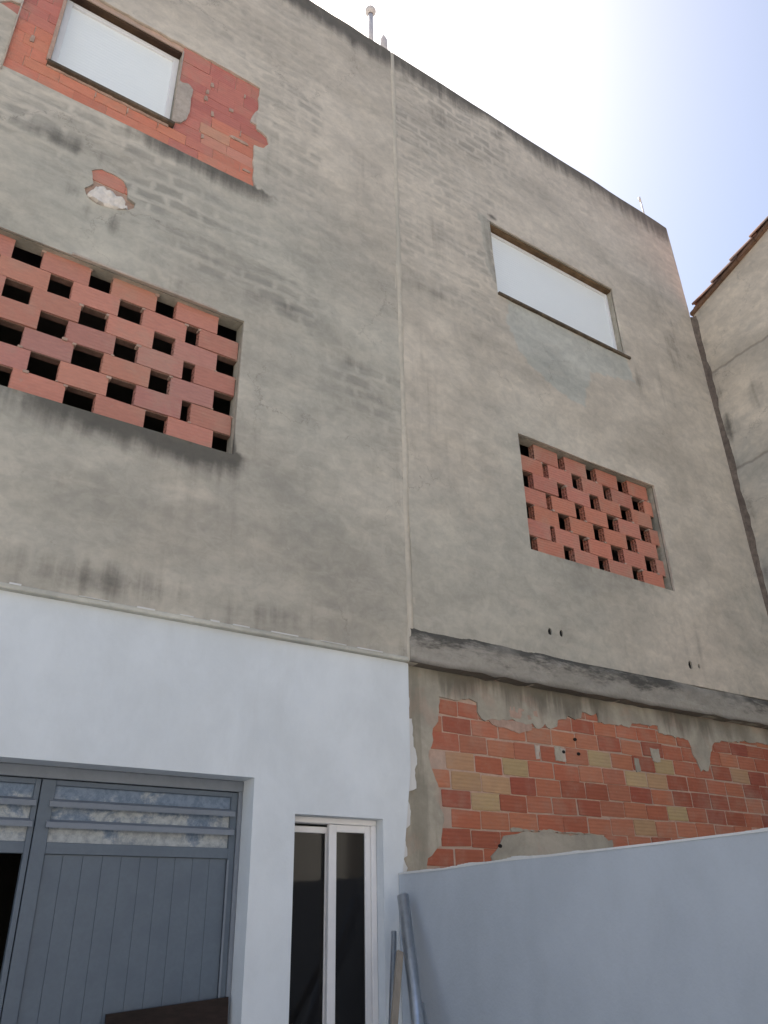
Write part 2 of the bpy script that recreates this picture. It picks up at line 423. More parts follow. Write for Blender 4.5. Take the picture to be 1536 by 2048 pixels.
def tint(c, k=.06): 
    f = 1 + random.uniform(-k, k); return (c[0] * f, c[1] * f * (1 + random.uniform(-.03, .03)), c[2] * f, 1)
def lay(x0, x1, y, z0, z1, depth, col, parent, name='brick', tilt=.004):
    o = bpy.data.objects.new(name, random.choice(BR)); COL.objects.link(o); o.parent = parent
    o.location = (x0, y + random.uniform(-.002, .002), z0); o.scale = (x1 - x0, depth, z1 - z0)
    o.rotation_euler = (0, random.uniform(-tilt, tilt), random.uniform(-tilt, tilt)); o.color = tint(col); return o
def empty(name, parent, loc=(0, 0, 0)):
    o = bpy.data.objects.new(name, None); COL.objects.link(o); o.parent = parent; o.location = loc; o.empty_display_size = .1; return o

# ------------------------------------------------------------------ ground
bm = bmesh.new(); R_ = 250
vs = [bm.verts.new(p) for p in ((-R_, -R_, 0), (R_, -R_, 0), (R_, R_, 0), (-R_, R_, 0))]; bm.faces.new(vs)
link('ground', from_bm(bm, 'ground'), M['ground'], None, 'structure')

# ------------------------------------------------------------------ unseen house added behind the viewer to bounce sunlight onto the facades
OP = thing('light_bounce_house', 'unseen low cream house added across the yard to bounce sunlight onto the grey houses', 'house')
sheet('front_wall', rect(-14, 17, 0, 6.4), [rect(-10 + 4.2 * k, -8.8 + 4.2 * k, a, a + 1.4) for k in range(6) for a in (1.0, 4.0)], -8.5, -.3, 0, M['cream'], OP)
box('side_wall', (-14, -13.7, -15, -8.8, 0, 6.4), M['cream'], OP); box('side_wall', (16.7, 17, -15, -8.8, 0, 6.4), M['cream'], OP)
box('rear_wall', (-14, 17, -15.3, -15, 0, 6.4), M['cream'], OP); box('roof', (-14.2, 17.2, -15.4, -8.3, 6.4, 6.6), M['tile'], OP)
for k in range(6):
    for a in (1.0, 4.0): box('pane', (-10 + 4.2 * k, -8.8 + 4.2 * k, -8.7, -8.68, a, a + 1.4), M['glass_dark'], OP)
# ------------------------------------------------------------------ left house
SEAM = 3.47; TOP = 11.0
LEFT = thing('terraced_house', 'grey cement-rendered house with white painted ground floor, grey garage gate and half bricked-up top window', 'house', (0, D, 0))
RIGHT = thing('terraced_house', 'grey cement-rendered house with bare brick ground floor seen above the white yard wall', 'house', (6, D, 0))
def keep(o, p):   # children are modelled in world space
    return o
for r_ in (LEFT, RIGHT): r_['dummy'] = 0; del r_['dummy']
LEFT.location = (0, 0, 0); RIGHT.location = (0, 0, 0)

def masks_left(x, z):
    n1 = fb(x, z, .9, 1.); n2 = fb(x, z, 2.6, 4.); st = 0.
    st = max(st, .85 * sm(10.4 + .25 * n1, 11.05, z) + .25 * gauss(x, z, 2.4, 10.8, 1.2, .35))
    st = max(st, (.85 + .35 * n1 + .4 * n2) * sm(4.36 + .22 * n2, 4.76, z) * (z < 4.76) * sm(-1.5, -.3, x) * sm(2.15, 1.8, x))
    st = max(st, .55 * gauss(x, z, 1.15, 3.56, .75, .17), .42 * gauss(x, z, 2.25, 3.54, .6, .13), .35 * gauss(x, z, 3.3, 3.5, .25, .14), .3 * sm(3.7, 3.42, z))
    st = max(st, .75 * sm(7.25 + .1 * n2, 7.60, z) * (z < 7.62) * sm(.4, 1.0, x) * sm(2.3, 1.9, x))
    st = max(st, .5 * gauss(x, z, .55, 6.50, .06, .17), .55 * gauss(x, z, .76, 6.48, .06, .15), .5 * gauss(x, z, .45, 6.65, .1, .1))
    st = max(st, .55 * gauss(x, z, .25, 7.12, .45, .13), .4 * gauss(x, z, 2.1, 6.35, .9, .10), .42 * gauss(x, z, 3.0, 6.05, .45, .08))
    st = max(st, .35 * gauss(x, z, 1.98, 8.1, .16, .6), .30 * gauss(x, z, 2.7, 8.6, .8, .5) * (n1 + .8))
    st = max(st, .14 + .22 * n1 if z < 6.2 else .08)
    line = 7.35 - .42 * (x + .3)
    gh = max(gauss(0, z, 0, line + .12, 1, .62), .8 * gauss(x, z, 2.4, 8.8, 1.3, 1.3), .28 * sm(9.3, 9.7, z))
    gh = min(1., gh * (1. + .5 * n1)) * sm(6.15, 6.5 - .25 * sm(1.8, 3, x) * 2, z)
    wm = .30 + .55 * sm(5.0, 9.5, z) + .2 * n1 + .15 * gauss(x, z, 1.6, 10.2, 1.5, .8) - .25 * gauss(x, z, 1.4, 7., 2.2, .8)
    return [max(0, min(1, st)), max(0, min(1, wm)), max(0, min(1, gh)), 0.]
PATCH_R = [(4.98, 7.82), (6.92, 7.80), (7.0, 7.45), (6.2, 7.3), (6.05, 6.95), (6.0, 6.72), (5.62, 6.76), (5.2, 6.95), (5.0, 7.2), (4.93, 7.5)]
PATCH_L = [(4.84, 8.93), (4.62, 8.96), (4.68, 8.75), (4.66, 8.5), (4.74, 8.35), (4.70, 8.15), (4.84, 7.85)]
def masks_right(x, z):
    n1 = fb(x, z, .9, 11.); n2 = fb(x, z, 2.6, 14.); st = 0.
    st = max(st, .85 * sm(10.4 + .3 * n1, 11.05, z), .5 * sm(10.1, 10.9, z) * max(0, n2 + .5))
    st = max(st, .45 * gauss(x, z, 3.95, 7.35, .5, .12), .35 * gauss(x, z, 4.3, 7.0, .45, .1), .35 * gauss(x, z, 4.0, 8.2, .35, .5), .42 * gauss(x, z, 4.2, 10.3, .5, .3))
    st = max(st, .35 * gauss(x, z, 8.0, 8.6, .5, 1.0) * (n2 + 1), .3 * gauss(x, z, 7.6, 7.6, .5, .5))
    st = max(st, .40 * sm(4.55, 4.68, z) * (z < 4.7) * sm(4.9, 5.3, x) * sm(7.1, 6.8, x), .25 * gauss(x, z, 4.35, 4.62, .25, .12))
    st = max(st, .30 * sm(3.9, 3.68, z),   .12 + .2 * n1)
    st = max(st, .85 * gauss(x, z, 4.88, 9.02, .09, .05), .5 * gauss(x, z, 7.1, 7.5, .12, .3))
    gh = min(1., (.75 * sm(6.9, 7.5, z) * sm(5.6, 4.6, x) + .28 * sm(9.2, 9.8, z) + .2 * gauss(x, z, 7.9, 8.3, .7, 1.2)) * (1 + .6 * n1))
    wm = .46 + .45 * sm(4.5, 8.5, z) + .20 * sm(4.5, 7.5, x) + .2 * n1 - .35 * sm(5.5, 4.2, z) * sm(7., 5., x)
    pt = 1. if inside((x + .05 * n2, z + .05 * n1), PATCH_R) else .35 * gauss(x, z, 5.6, 7.2, .8, .5)
    if inside((x + .03 * n2, z), PATCH_L): pt = 0.; st = .42; gh = 0.; wm = .35
    if pt == 1.: gh = 0.; st *= .5
    return [max(0, min(1, st)), max(0, min(1, wm)), max(0, min(1, gh)), pt]
def wav(x, z): return .010 * fb(x, z, 1.1, 3.) + .004 * fb(x, z, 5., 8.)

# openings (x0, x1, z0, z1)
WIN_L = (.045, 1.075, 7.905, 8.955)
LAT_L = (-.20, 1.893, 4.745, 6.03)
WIN_R = (4.825, 6.915, 7.815, 8.925)
LAT_R = (4.885, 6.945, 4.69, 5.975)
HOLE = [(0.524, 6.945), (0.599, 7.006), (0.684, 7.006), (0.774, 6.985), (0.813, 6.925), (0.836, 6.815), (0.894, 6.796), (0.886, 6.735), (0.845, 6.688), (0.773, 6.645), (0.707, 6.626), (0.614, 6.617), (0.548, 6.636), (0.52, 6.672), (0.504, 6.727), (0.56, 6.811), (0.538, 6.898)][::-1]
PATCH = [(-.268, 7.615), (1.886, 7.615), (1.86, 7.85), (1.852, 8.16), (1.95, 8.19), (2.0, 8.29), (1.975, 8.375), (1.87, 8.41), (1.858, 8.5), (1.84, 8.60), (1.862, 8.70), (1.863, 9.02), (-.262, 9.02), (-.262, 8.42), (-.34, 8.40), (-.42, 8.30), (-.262, 8.26)]
GD = D + .035                                    # the white ground-floor wall stands 3.5 cm back
g_ = 1 + .035 / 4.8
GAR = (-.26, 2.228, 0., 2.457 * 1.0)
DOOR = (2.525, 3.203, 0., 2.255)

hole_l = [ragged(PATCH, .05, .012, 2., keep=(0,)), ragged(HOLE, .04, .01, 3.), rect(*LAT_L)]
sheet('wall_render', ragged([(-2.6, 3.425), (SEAM - .03, 3.425), (SEAM + .01, TOP), (-2.6, TOP)], .06, .003, 1.), hole_l, D, .022, .04, M['plaster'], LEFT, masks_left, wav)
# masonry core behind the render: front face inside the patch reads as brick joints
sheet('wall_core', rect(-2.6, SEAM, 3.40, TOP - .02), [rect(*WIN_L), rect(*LAT_L)], D + .034, .11, 0, M['mortar'], LEFT)
sheet('patch_backing', rect(-.5, 2.1, 7.5, 9.15), [rect(*WIN_L)], D + .0255, .008, 0, M['bed'], LEFT)
box('patch_backing', (.4, 1.0, D + .0255, D + .033, 6.5, 7.1), M['bed'], LEFT)
boxes('ledge', [(-2.6, SEAM - .03, D - .012, D + .06, 3.392, 3.425)], M['plaster'], LEFT, .006)
# paint overspill on the ledge
bm = bmesh.new(); x = .1
while x < 3.2:
    L = random.uniform(.05, .28); 
    if random.random() < .62: add_box(bm, x, x + L, D - .0155, D - .004, 3.421 + random.uniform(-.003, .003), 3.428 + random.uniform(0, .004))
    x += L + random.uniform(.02, .2)
link('paint_smear', from_bm(bm, 'paint_smear'), M['smear'], LEFT)
# white ground floor
WE = [(-2.6, 0.), (SEAM - .12, 0.), (SEAM - .115, 1.9), (SEAM - .02, 2.6), (SEAM - .01, 3.392), (-2.6, 3.392)]
sheet('white_wall', WE, [rect(GAR[0], GAR[1], .002, GAR[3]), rect(DOOR[0], DOOR[1], .002, DOOR[3])], GD, .20, .08, M['white'], LEFT, None, lambda x, z: .006 * fb(x, z, 1.3, 6.))
# closed dark rooms behind
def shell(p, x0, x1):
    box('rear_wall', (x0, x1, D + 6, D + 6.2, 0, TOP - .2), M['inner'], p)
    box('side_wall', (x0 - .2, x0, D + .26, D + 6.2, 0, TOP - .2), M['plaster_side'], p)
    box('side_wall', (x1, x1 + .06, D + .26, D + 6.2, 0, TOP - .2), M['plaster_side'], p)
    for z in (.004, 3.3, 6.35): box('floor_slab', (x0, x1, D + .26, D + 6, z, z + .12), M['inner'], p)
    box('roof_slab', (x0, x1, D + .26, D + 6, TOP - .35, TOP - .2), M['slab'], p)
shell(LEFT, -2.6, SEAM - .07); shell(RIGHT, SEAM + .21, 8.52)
box('coping', (-2.6, SEAM, D + .03, D + .262, TOP - .03, TOP + .004), M['seam'], LEFT, .004)

# ---- bricked-up surround of the top-left window
ROWS = [(7.615, 7.745, [-.27, 0., .27, .54, .806, 1.075, 1.344, 1.613, 1.90]),
        (7.745, 7.868, [-.27, -.132, .141, .428, .697, .962, 1.22, 1.478, 1.74, 1.90]),
        (7.868, 8.0, [-.27, -.1, .035, None, 1.10, 1.356, 1.60, 1.87]),
        (8.0, 8.13, [-.27, -.177, .035, None, 1.085, 1.33, 1.62, 1.87]),
        (8.13, 8.27, [-.35, -.12, .035, None, 1.085, 1.43, 1.713, 2.02]),
        (8.27, 8.40, [-.45, -.19, .035, None, 1.085, 1.18, 1.42, 1.708, 2.02]),
        (8.40, 8.51, [-.27, -.05, .035, None, 1.085, 1.344, 1.6, 1.88]),
        (8.51, 8.64, [-.27, -.16, .035, None, 1.085, 1.345, 1.624, 1.88]),
        (8.64, 8.83, [-.27, -.05, .035, None, 1.085, 1.384, 1.45, 1.72, 1.88]),
        (8.83, 9.03, [-.27, -.15, .035, None, 1.085, 1.356, 1.62, 1.784, 1.88])]
pt_ = empty('brick_patch', LEFT)
PR = [(.50, .20, .135), (.52, .215, .145), (.48, .19, .13)]; PK = [(.42, .165, .135), (.40, .15, .125), (.44, .175, .14)]
for r, (z0, z1, xs) in enumerate(ROWS):
    for a, b in zip(xs, xs[1:]):
        if a is None or b is None: continue
        c = random.choice(PR if z0 < 8.25 and not (a > 1.0 and a < 1.3) else PK)
        if z0 in (8.0,) and abs(a - 1.33) < .02: c = (.50, .27, .19)
        if z0 == 7.868 and a > 1.3: c = (.48, .235, .175)
        lay(a + .001, b - .003, D + .019, z0 + .001, z1 - .002, .04, c, pt_)
lay(.50, .80, D + .016, 6.865, 7.02, .05, (.45, .19, .14), pt_); lay(.805, .95, D + .016, 6.865, 7.0, .05, (.45, .19, .14), pt_)
lay(.45, .9, D + .024, 6.60, 6.86, .05, (.33, .24, .19), pt_)
def blob(name, poly, y, t, mat, parent, amp=.006, rag=.008, step=.02, seed=0.):
    return sheet(name, ragged(poly, .02, rag, seed), [], y, t, step, mat, parent, None, lambda x, z: -amp * (1 + fb(x, z, 22., seed)) if inside((x, z), poly) else 0.)
blob('mortar_patch', [(1.078, 7.94), (1.15, 7.97), (1.20, 8.06), (1.215, 8.16), (1.21, 8.35), (1.22, 8.48), (1.17, 8.53), (1.11, 8.50), (1.078, 8.52)], D + .004, .02, M['pale_mortar'], LEFT, .004)
box('mortar_patch', (1.076, 1.088, D + .006, D + .1, 7.92, 8.95), M['pale_mortar'], LEFT, .003)
blob('mortar_patch', [(.012, 7.93), (.045, 7.93), (.045, 8.95), (.02, 8.95)], D + .004, .02, M['pinkplaster'], LEFT, .002, .003)
blob('mortar_patch', [(1.80, 8.47), (1.855, 8.46), (1.862, 8.62), (1.845, 8.66), (1.81, 8.56)], D + .002, .02, M['pale_mortar'], LEFT)
for (cx, cz, w, h) in [(q[0], q[1], q[2] * .75, q[3] * .6) for q in [(1.36, 7.95, .018, .045), (1.60, 8.49, .03, .035), (1.345, 8.47, .02, .05), (1.355, 8.57, .018, .05), (1.39, 8.70, .016, .05), (1.71, 8.24, .012, .07), (1.72, 8.79, .012, .05), (1.70, 8.14, .13, .022), (1.80, 7.79, .05, .02),
                       (1.425, 8.31, .014, .05), (.965, 7.805, .008, .05), (.70, 7.805, .008, .05), (.43, 7.805, .008, .05), (-.12, 8.09, .02, .07), (1.95, 8.18, .03, .02)]]:
    blob('mortar_patch', [(cx - w, cz - h), (cx + w, cz - h * .8), (cx + w * .9, cz + h), (cx - w * .7, cz + h * .9)], D + .010, .02, M['pinkplaster'], LEFT, .002, .012, .015, cx * 7)
# thin pale mortar line under the sill and the plumb line of mortar at the patch's left side
blob('mortar_patch', [(.03, 7.855), (1.05, 7.845), (1.05, 7.872), (.03, 7.878)], D + .006, .02, M['pinkplaster'], LEFT, .003, .005, .03, 3.)
me = tube_mesh([(-.262, D - .012, 7.55), (-.262, D - .015, 8.3), (-.258, D - .012, 9.2), (-.255, D - .01, 10.4)], .006, 8)
link('cable', me, M['pale_mortar'], LEFT)
# white lump in the chipped hole
lump = [(.604, 6.815), (.66, 6.80), (.734, 6.785), (.805, 6.752), (.848, 6.70), (.80, 6.662), (.74, 6.645), (.611, 6.63), (.53, 6.672), (.568, 6.75)]
def ld(x, z):
    if not inside((x, z), lump): return .0
    return -.032 * (1 + .9 * fb(x, z, 14., 2.)) + .2 * (.73 - z) * 0
sheet('mortar_patch', ragged(lump, .02, .012, 4.), [], D + .016, .02, .015, M['fibre'], LEFT, None, ld)

# ---- windows with roller shutters
def shutter_window(parent, x0, x1, z0, z1, sill=(.0, .0), dep=.105, fw=.052, wood='wood'):
    w = empty('window', parent)
    y = D + dep
    boxes('frame', [(x0 + .002, x0 + fw, y, y + .06, z0, z1 - .03), (x1 - fw, x1 - .002, y, y + .06, z0, z1 - .03),
                    (x0 + fw, x1 - fw, y + .001, y + .06, z1 - .03 - fw * .8, z1 - .03), (x0 + fw, x1 - fw, y + .001, y + .06, z0, z0 + .012)], M['aluminium'], w, .003)
    bm = bmesh.new(); HH = z1 - z0 - .012 - .03 - fw * .8 + .004; n_ = int(HH / .037); h = HH / n_
    prof = []
    for k in range(n_):
        a = z0 + .012 + k * h
        prof += [(y + .030, a), (y + .0285, a + h * .08), (y + .0275, a + h * .5), (y + .0285, a + h * .92)]
    prof.append((y + .03, z0 + .012 + n_ * h))
    L = [bm.verts.new((x0 + fw - .004, p[0], p[1])) for p in prof]; Rr = [bm.verts.new((x1 - fw + .004, p[0], p[1])) for p in prof]
    for i in range(len(prof) - 1): bm.faces.new((L[i], Rr[i], Rr[i + 1], L[i + 1]))
    link('roller_shutter', from_bm(bm, 'roller_shutter'), M['shutter'], w)
    box('lintel', (x0 - .0, x1 + .0, D + .036, y + .09, z1 - .028, z1 + .02), M[wood], w, .003)
    box('sill', (x0 - sill[0], x1 + sill[1], D - .03, y + .03, z0 - .034, z0 - .001), M['sill'], w, .004)
    return w
shutter_window(LEFT, *WIN_L, sill=(.02, .02), dep=.095)

# ---- perforated block screens
def lattice(parent, opening, rows, zs, pal):
    p = empty('block_screen', parent); bm = bmesh.new(); bed = bmesh.new(); y = D + .07
    for r, bricks in enumerate(rows):
        z = zs[r]
        for (a, b) in bricks:
            o = bpy.data.objects.new('brick', random.choice(BL)); COL.objects.link(o); o.parent = p
            w = b - a; o.location = (a, y + random.uniform(-.005, .006), z + random.uniform(-.002, .002))
            o.scale = (w / .335, 1, 1.045); o.rotation_euler = (0, random.uniform(-.008, .008), random.uniform(-.012, .012)); o.color = tint(random.choice(pal), .09)
            if r < len(rows):
                add_box(bed, a + random.uniform(-.008, .0), b + random.uniform(0, .008), y + .012, y + .07, z - .008, z + .002)
                for e in (a, b):
                    if random.random() < .55:
                        s_ = random.uniform(.008, .022); zz = z + random.choice((0., .165))
                        add_box(bm, e - s_, e + s_ * .8, y - .003 - random.random() * .004, y + .05, zz - s_ * .6, zz + s_ * .5, .003)
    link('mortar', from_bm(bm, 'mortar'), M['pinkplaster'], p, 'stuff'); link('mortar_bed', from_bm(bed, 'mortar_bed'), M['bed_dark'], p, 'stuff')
    # plastered lining of the opening: reveals, soffit, sloping sill
    return p
ZL = [5.855, 5.675, 5.497, 5.32, 5.14, 4.955, 4.775][:]
RL = [[(-.19, .145), (.343, .682), (.848, 1.192), (1.352, 1.70)],
      [(-.19, -.06), (.08, .419), (.580, .922), (1.106, 1.45), (1.558, 1.887)],
      [(-.19, .147), (.328, .664), (.862, 1.206), (1.375, 1.722)],
      [(-.19, -.06), (.07, .409), (.602, .938), (1.113, 1.459), (1.555, 1.887)],
      [(-.19, .15), (.338, .670), (.877, 1.221), (1.381, 1.724)],
      [(-.19, -.06), (.075, .408), (.606, .940), (1.137, 1.482), (1.559, 1.887)],
      [(-.19, .13), (.327, .669), (.876, 1.227), (1.396, 1.748)]]
LATP = [(.39, .185, .145), (.41, .195, .15), (.37, .185, .155), (.42, .20, .15), (.38, .195, .17)]
lattice(LEFT, LAT_L, RL, ZL, LATP)
ZR = [5.79, 5.61, 5.433, 5.25, 5.07, 4.89, 4.71]
RRr = [[(5.155, 5.484), (5.595, 5.917), (6.063, 6.392), (6.568, 6.888)],
       [(4.892, 5.248), (5.333, 5.668), (5.822, 6.141), (6.275, 6.603), (6.800, 6.94)],
       [(5.100, 5.434), (5.566, 5.896), (6.044, 6.369), (6.550, 6.862)],
       [(4.892, 5.254), (5.334, 5.661), (5.794, 6.119), (6.298, 6.634), (6.802, 6.94)],
       [(5.068, 5.399), (5.557, 5.890), (6.043, 6.378), (6.548, 6.873)],
       [(4.892, 5.244), (5.322, 5.656), (5.787, 6.114), (6.303, 6.637), (6.816, 6.94)],
       [(5.053, 5.402), (5.548, 5.883), (6.041, 6.387), (6.557, 6.879)]]
LATR = [(.43, .18, .125), (.45, .19, .13), (.40, .175, .13), (.42, .185, .14)]
lattice(RIGHT, LAT_R, RRr, ZR, LATR)
# pale plastic bead along the head of the left screen
box('plaster_bead', (.52, 1.66, D - .010, D + .006, 6.028, 6.050), M['pale_mortar'], LEFT, .004)

# ------------------------------------------------------------------ right house
holes = [(5.06, 3.885), (5.185, 3.885), (7.04, 3.93), (7.17, 3.935)]
def hole_poly(c, r, k=8): return [(c[0] + r * math.cos(2 * math.pi * i / k) * (.8 + .3 * ((i * 7) % 3) / 2), c[1] + r * 1.3 * math.sin(2 * math.pi * i / k)) for i in range(k)]
anch = [hole_poly((5.007, 3.908), .026), hole_poly((5.147, 3.915), .026), hole_poly((6.95, 3.89), .034), hole_poly((7.09, 3.90), .02)]
sheet('wall_render', [(SEAM + .03, 3.66), (8.2, 3.69), (8.60, 3.69), (8.60, 9.4), (8.575, TOP), (SEAM + .03, TOP)],
      [rect(*WIN_R), rect(*LAT_R)] + anch, D, .022, .04, M['plaster'], RIGHT, masks_right, wav)
for (cx, cz) in ((5.007, 3.908), (5.147, 3.915), (6.95, 3.89), (7.09, 3.90)): box('anchor_hole', (cx - .04, cx + .04, D + .014, D + .030, cz - .04, cz + .04), M['black'], RIGHT)  # black plugs stand in for the dark depth of the holes
sheet('wall_core', rect(SEAM, 8.57, 3.40, TOP - .02), [rect(*WIN_R), rect(*LAT_R)], D + .034, .11, 0, M['mortar'], RIGHT)
box('coping', (SEAM, 8.57, D + .03, D + .262, TOP - .03, TOP + .004), M['seam'], RIGHT, .004)
shutter_window(RIGHT, *WIN_R, sill=(.0, .06), dep=.10, fw=.035, wood='wood2')
box('render_return', (8.565, 8.602, D + .02, D + 6.2, .0, TOP - .01), M['plaster_side'], RIGHT)
# concrete ring beam
def bd(x, z): return -.012 * (1 + fb(x, z, 2., 7.)) - .006 * fb(x, z, 12., 3.) + .03 * sm(3.62, 3.69, z)
bo = [(SEAM - .02, 3.392)] + [(SEAM + .2 + i * .12, 3.392 + .020 * fb(i * .7, 1., 1., 2.) + .008 * (i > 25)) for i in range(41)] + [(8.60, 3.40), (8.60, 3.70)] + [(8.5 - i * .12, 3.683 + .02 * fb(i * .3, 2., 1., 5.)) for i in range(41)] + [(SEAM - .02, 3.68)]
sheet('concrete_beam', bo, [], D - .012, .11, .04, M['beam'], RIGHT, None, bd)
# bare brick ground floor
BY = D + .092
box('wall_core', (SEAM - .1, 8.57, BY + .006, BY + .22, 0, 3.40), M['bed'], RIGHT)
RW = [(3.06, 3.185, [3.78, 3.97, 4.18, 4.42, 4.66, 4.95, 5.23]), (2.925, 3.06, 3.81), (2.785, 2.925, 3.97), (2.65, 2.785, 4.11), (2.51, 2.65, 3.866),
      (2.377, 2.51, 4.05), (2.24, 2.377, 4.13), (2.11, 2.24, 4.03), (1.98, 2.11, 3.86), (1.85, 1.98, 4.0), (1.72, 1.85, 3.9)]
YEL = [(3.95, 2.72), (3.74, 2.72), (4.0, 2.58), (4.29, 2.59), (4.17, 2.44), (4.55, 2.72), (5.44, 2.84), (5.96, 2.71), (6.23, 2.71), (6.47, 2.43), (5.99, 2.3), (7.48, 2.84), (6.3, 2.83)]
DRK = [(4.58, 2.59), (3.9, 2.46), (6.05, 2.85), (6.34, 2.97), (3.88, 2.18), (4.13, 2.17), (6.03, 2.57), (6.61, 2.56), (6.89, 2.56), (7.18, 2.58), (7.04, 2.43), (7.33, 2.44), (5.37, 3.12), (3.94, 3.01), (5.3, 2.59), (5.3, 2.44)]
bw = empty('brickwork', RIGHT)
ycol = [(.36, .28, .155), (.38, .30, .17), (.37, .245, .145), (.37, .235, .14)]
wob = lambda x, z: .010 * math.sin(x * 1.3 + z * 2) 
def brick_row(z0, z1, xs):
    for a, b in zip(xs, xs[1:]):
        cx, cz = (a + b) / 2, (z0 + z1) / 2
        c = random.choice([(.35, .125, .075), (.33, .115, .07), (.37, .145, .088), (.30, .10, .062), (.39, .17, .105), (.34, .14, .09), (.38, .16, .095)])
        if any(abs(cx - q[0]) < .14 and abs(cz - q[1]) < .066 for q in YEL): c = random.choice(ycol)
        elif any(abs(cx - q[0]) < .14 and abs(cz - q[1]) < .066 for q in DRK): c = random.choice([(.27, .085, .055), (.285, .095, .06)])
        elif cx > 7.6 and random.random() < .5: c = (.25, .08, .055)
        w = .012 * math.sin(cx * 1.1 + .5) + random.uniform(-.004, .004)
        lay(a + random.uniform(.001, .006), b - random.uniform(.008, .013), BY, z0 + .005 + w, z1 - .006 + w, .06, c, bw, tilt=.014)
for (z0, z1, off) in RW:
    if isinstance(off, list): xs = off + [off[-1] + .28 * k for k in range(1, 13)]
    else:
        xs = [off - .286 * 1] if off - .286 > 3.62 else []
        if not xs: xs = [3.60]
        x = off
        while x < 8.6: xs.append(x); x += .286 + random.uniform(-.012, .012)
    xs = [v for v in xs if v < 8.56] + [8.57]
    brick_row(z0, z1, xs)
brick_row(3.19, 3.315, [4.3 + .28 * k for k in range(16)])
MO = [(3.79, 3.185), (4.165, 3.195), (4.165, 3.11), (4.20, 3.06), (4.50, 3.08), (4.83, 3.06), (4.90, 3.10), (4.96, 3.06), (5.04, 3.09), (5.07, 3.14), (5.19, 3.19), (5.35, 3.19), (5.38, 3.245), (5.56, 3.25), (5.567, 3.18), (5.97, 3.185), (6.02, 3.22), (6.38, 3.24), (6.39, 3.175), (6.80, 3.15), (6.84, 3.03), (6.91, 2.86), (7.02, 2.86), (7.09, 3.03), (7.18, 3.14), (7.33, 3.19), (7.80, 3.22), (8.12, 3.23), (8.55, 3.22),
      (8.55, 1.75), (5.60, 1.75), (5.52, 2.13), (5.53, 2.205), (5.40, 2.235), (4.90, 2.228), (4.60, 2.238), (4.334, 2.197), (4.28, 2.13), (4.19, 2.05), (4.20, 1.98), (4.15, 1.90), (3.62, 1.90), (3.60, 1.965), (3.61, 2.02), (3.73, 2.11), (3.752, 2.277), (3.735, 2.484), (3.694, 2.552), (3.666, 2.65), (3.666, 2.76), (3.69, 2.80), (3.693, 2.934), (3.76, 2.998)][::-1]
def md(x, z): return -.004 * (1 + fb(x, z, 3., 7.)) - .002 * fb(x, z, 16., 3.)
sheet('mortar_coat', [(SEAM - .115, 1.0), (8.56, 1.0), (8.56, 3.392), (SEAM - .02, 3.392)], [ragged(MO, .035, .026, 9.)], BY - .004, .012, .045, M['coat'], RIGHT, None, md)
for poly, m_ in (([(4.25, 3.08), (4.75, 3.075), (4.74, 3.02), (4.6, 2.99), (4.3, 3.03)], 'pinkplaster'), ([(5.06, 2.80), (5.10, 2.80), (5.11, 2.91), (5.05, 2.91)], 'pale_mortar'),
                 ([(4.76, 2.80), (4.80, 2.80), (4.81, 2.91), (4.75, 2.915)], 'pale_mortar'), ([(6.22, 2.90), (6.33, 2.90), (6.34, 3.02), (6.21, 3.02)], 'mortar'), ([(5.98, 2.79), (6.04, 2.79), (6.03, 2.91), (5.97, 2.91)], 'mortar'),
                 ([(4.98, 2.80), (5.07, 2.80), (5.06, 2.92), (4.99, 2.92)], 'mortar'), ([(4.40, 3.10), (4.82, 3.11), (4.83, 3.2), (4.42, 3.2)], 'pinkplaster'), ([(4.42, 2.235), (5.3, 2.235), (5.3, 2.25), (4.42, 2.25)], 'mortar')):
    blob('mortar_patch', poly, BY - .005, .01, M[m_], RIGHT, .002, .014, .04, poly[0][0])
# black caps painted as dark peg holes in a few bricks
bm = bmesh.new()
b_ = lambda c: [bm.faces.new([bm.verts.new((c[0] + .016 * math.cos(a * math.pi / 4), BY - .009, c[1] + .013 * math.sin(a * math.pi / 4))) for a in range(8)])]
for c in ((5.24, 3.0), (5.08, 2.88), (5.26, 2.88), (4.29, 2.12)):
    ring = [bm.verts.new((c[0] + .018 * math.cos(a * math.pi / 5), BY - .010, c[1] + .014 * math.sin(a * math.pi / 5))) for a in range(10)]
    back = [bm.verts.new((v.co.x, BY + .012, v.co.z)) for v in ring]
    for i in range(10): bm.faces.new((ring[i], ring[(i + 1) % 10], back[(i + 1) % 10], back[i]))
    bm.faces.new(ring)
link('peg_hole', from_bm(bm, 'peg_hole'), M['black'], RIGHT)
# white paint dragged over the edge of the strip next to the white wall
for i, (z0, z1, w) in enumerate([(3.0, 3.3, .03), (2.45, 2.98, .07), (2.2, 2.44, .05), (2.0, 2.2, .05), (1.9, 2.0, .05)]):
    x0 = SEAM - .03 - .09 * sm(2.7, 1.9, (z0 + z1) / 2)
    blob('paint_smear', [(x0, z0), (x0 + w, z0 + .03), (x0 + w * 1.2, (z0 + z1) / 2), (x0 + w * .8, z1), (x0, z1)], BY - .030, .02, M['smear'], RIGHT, .003, .02, .04, 3. * i)
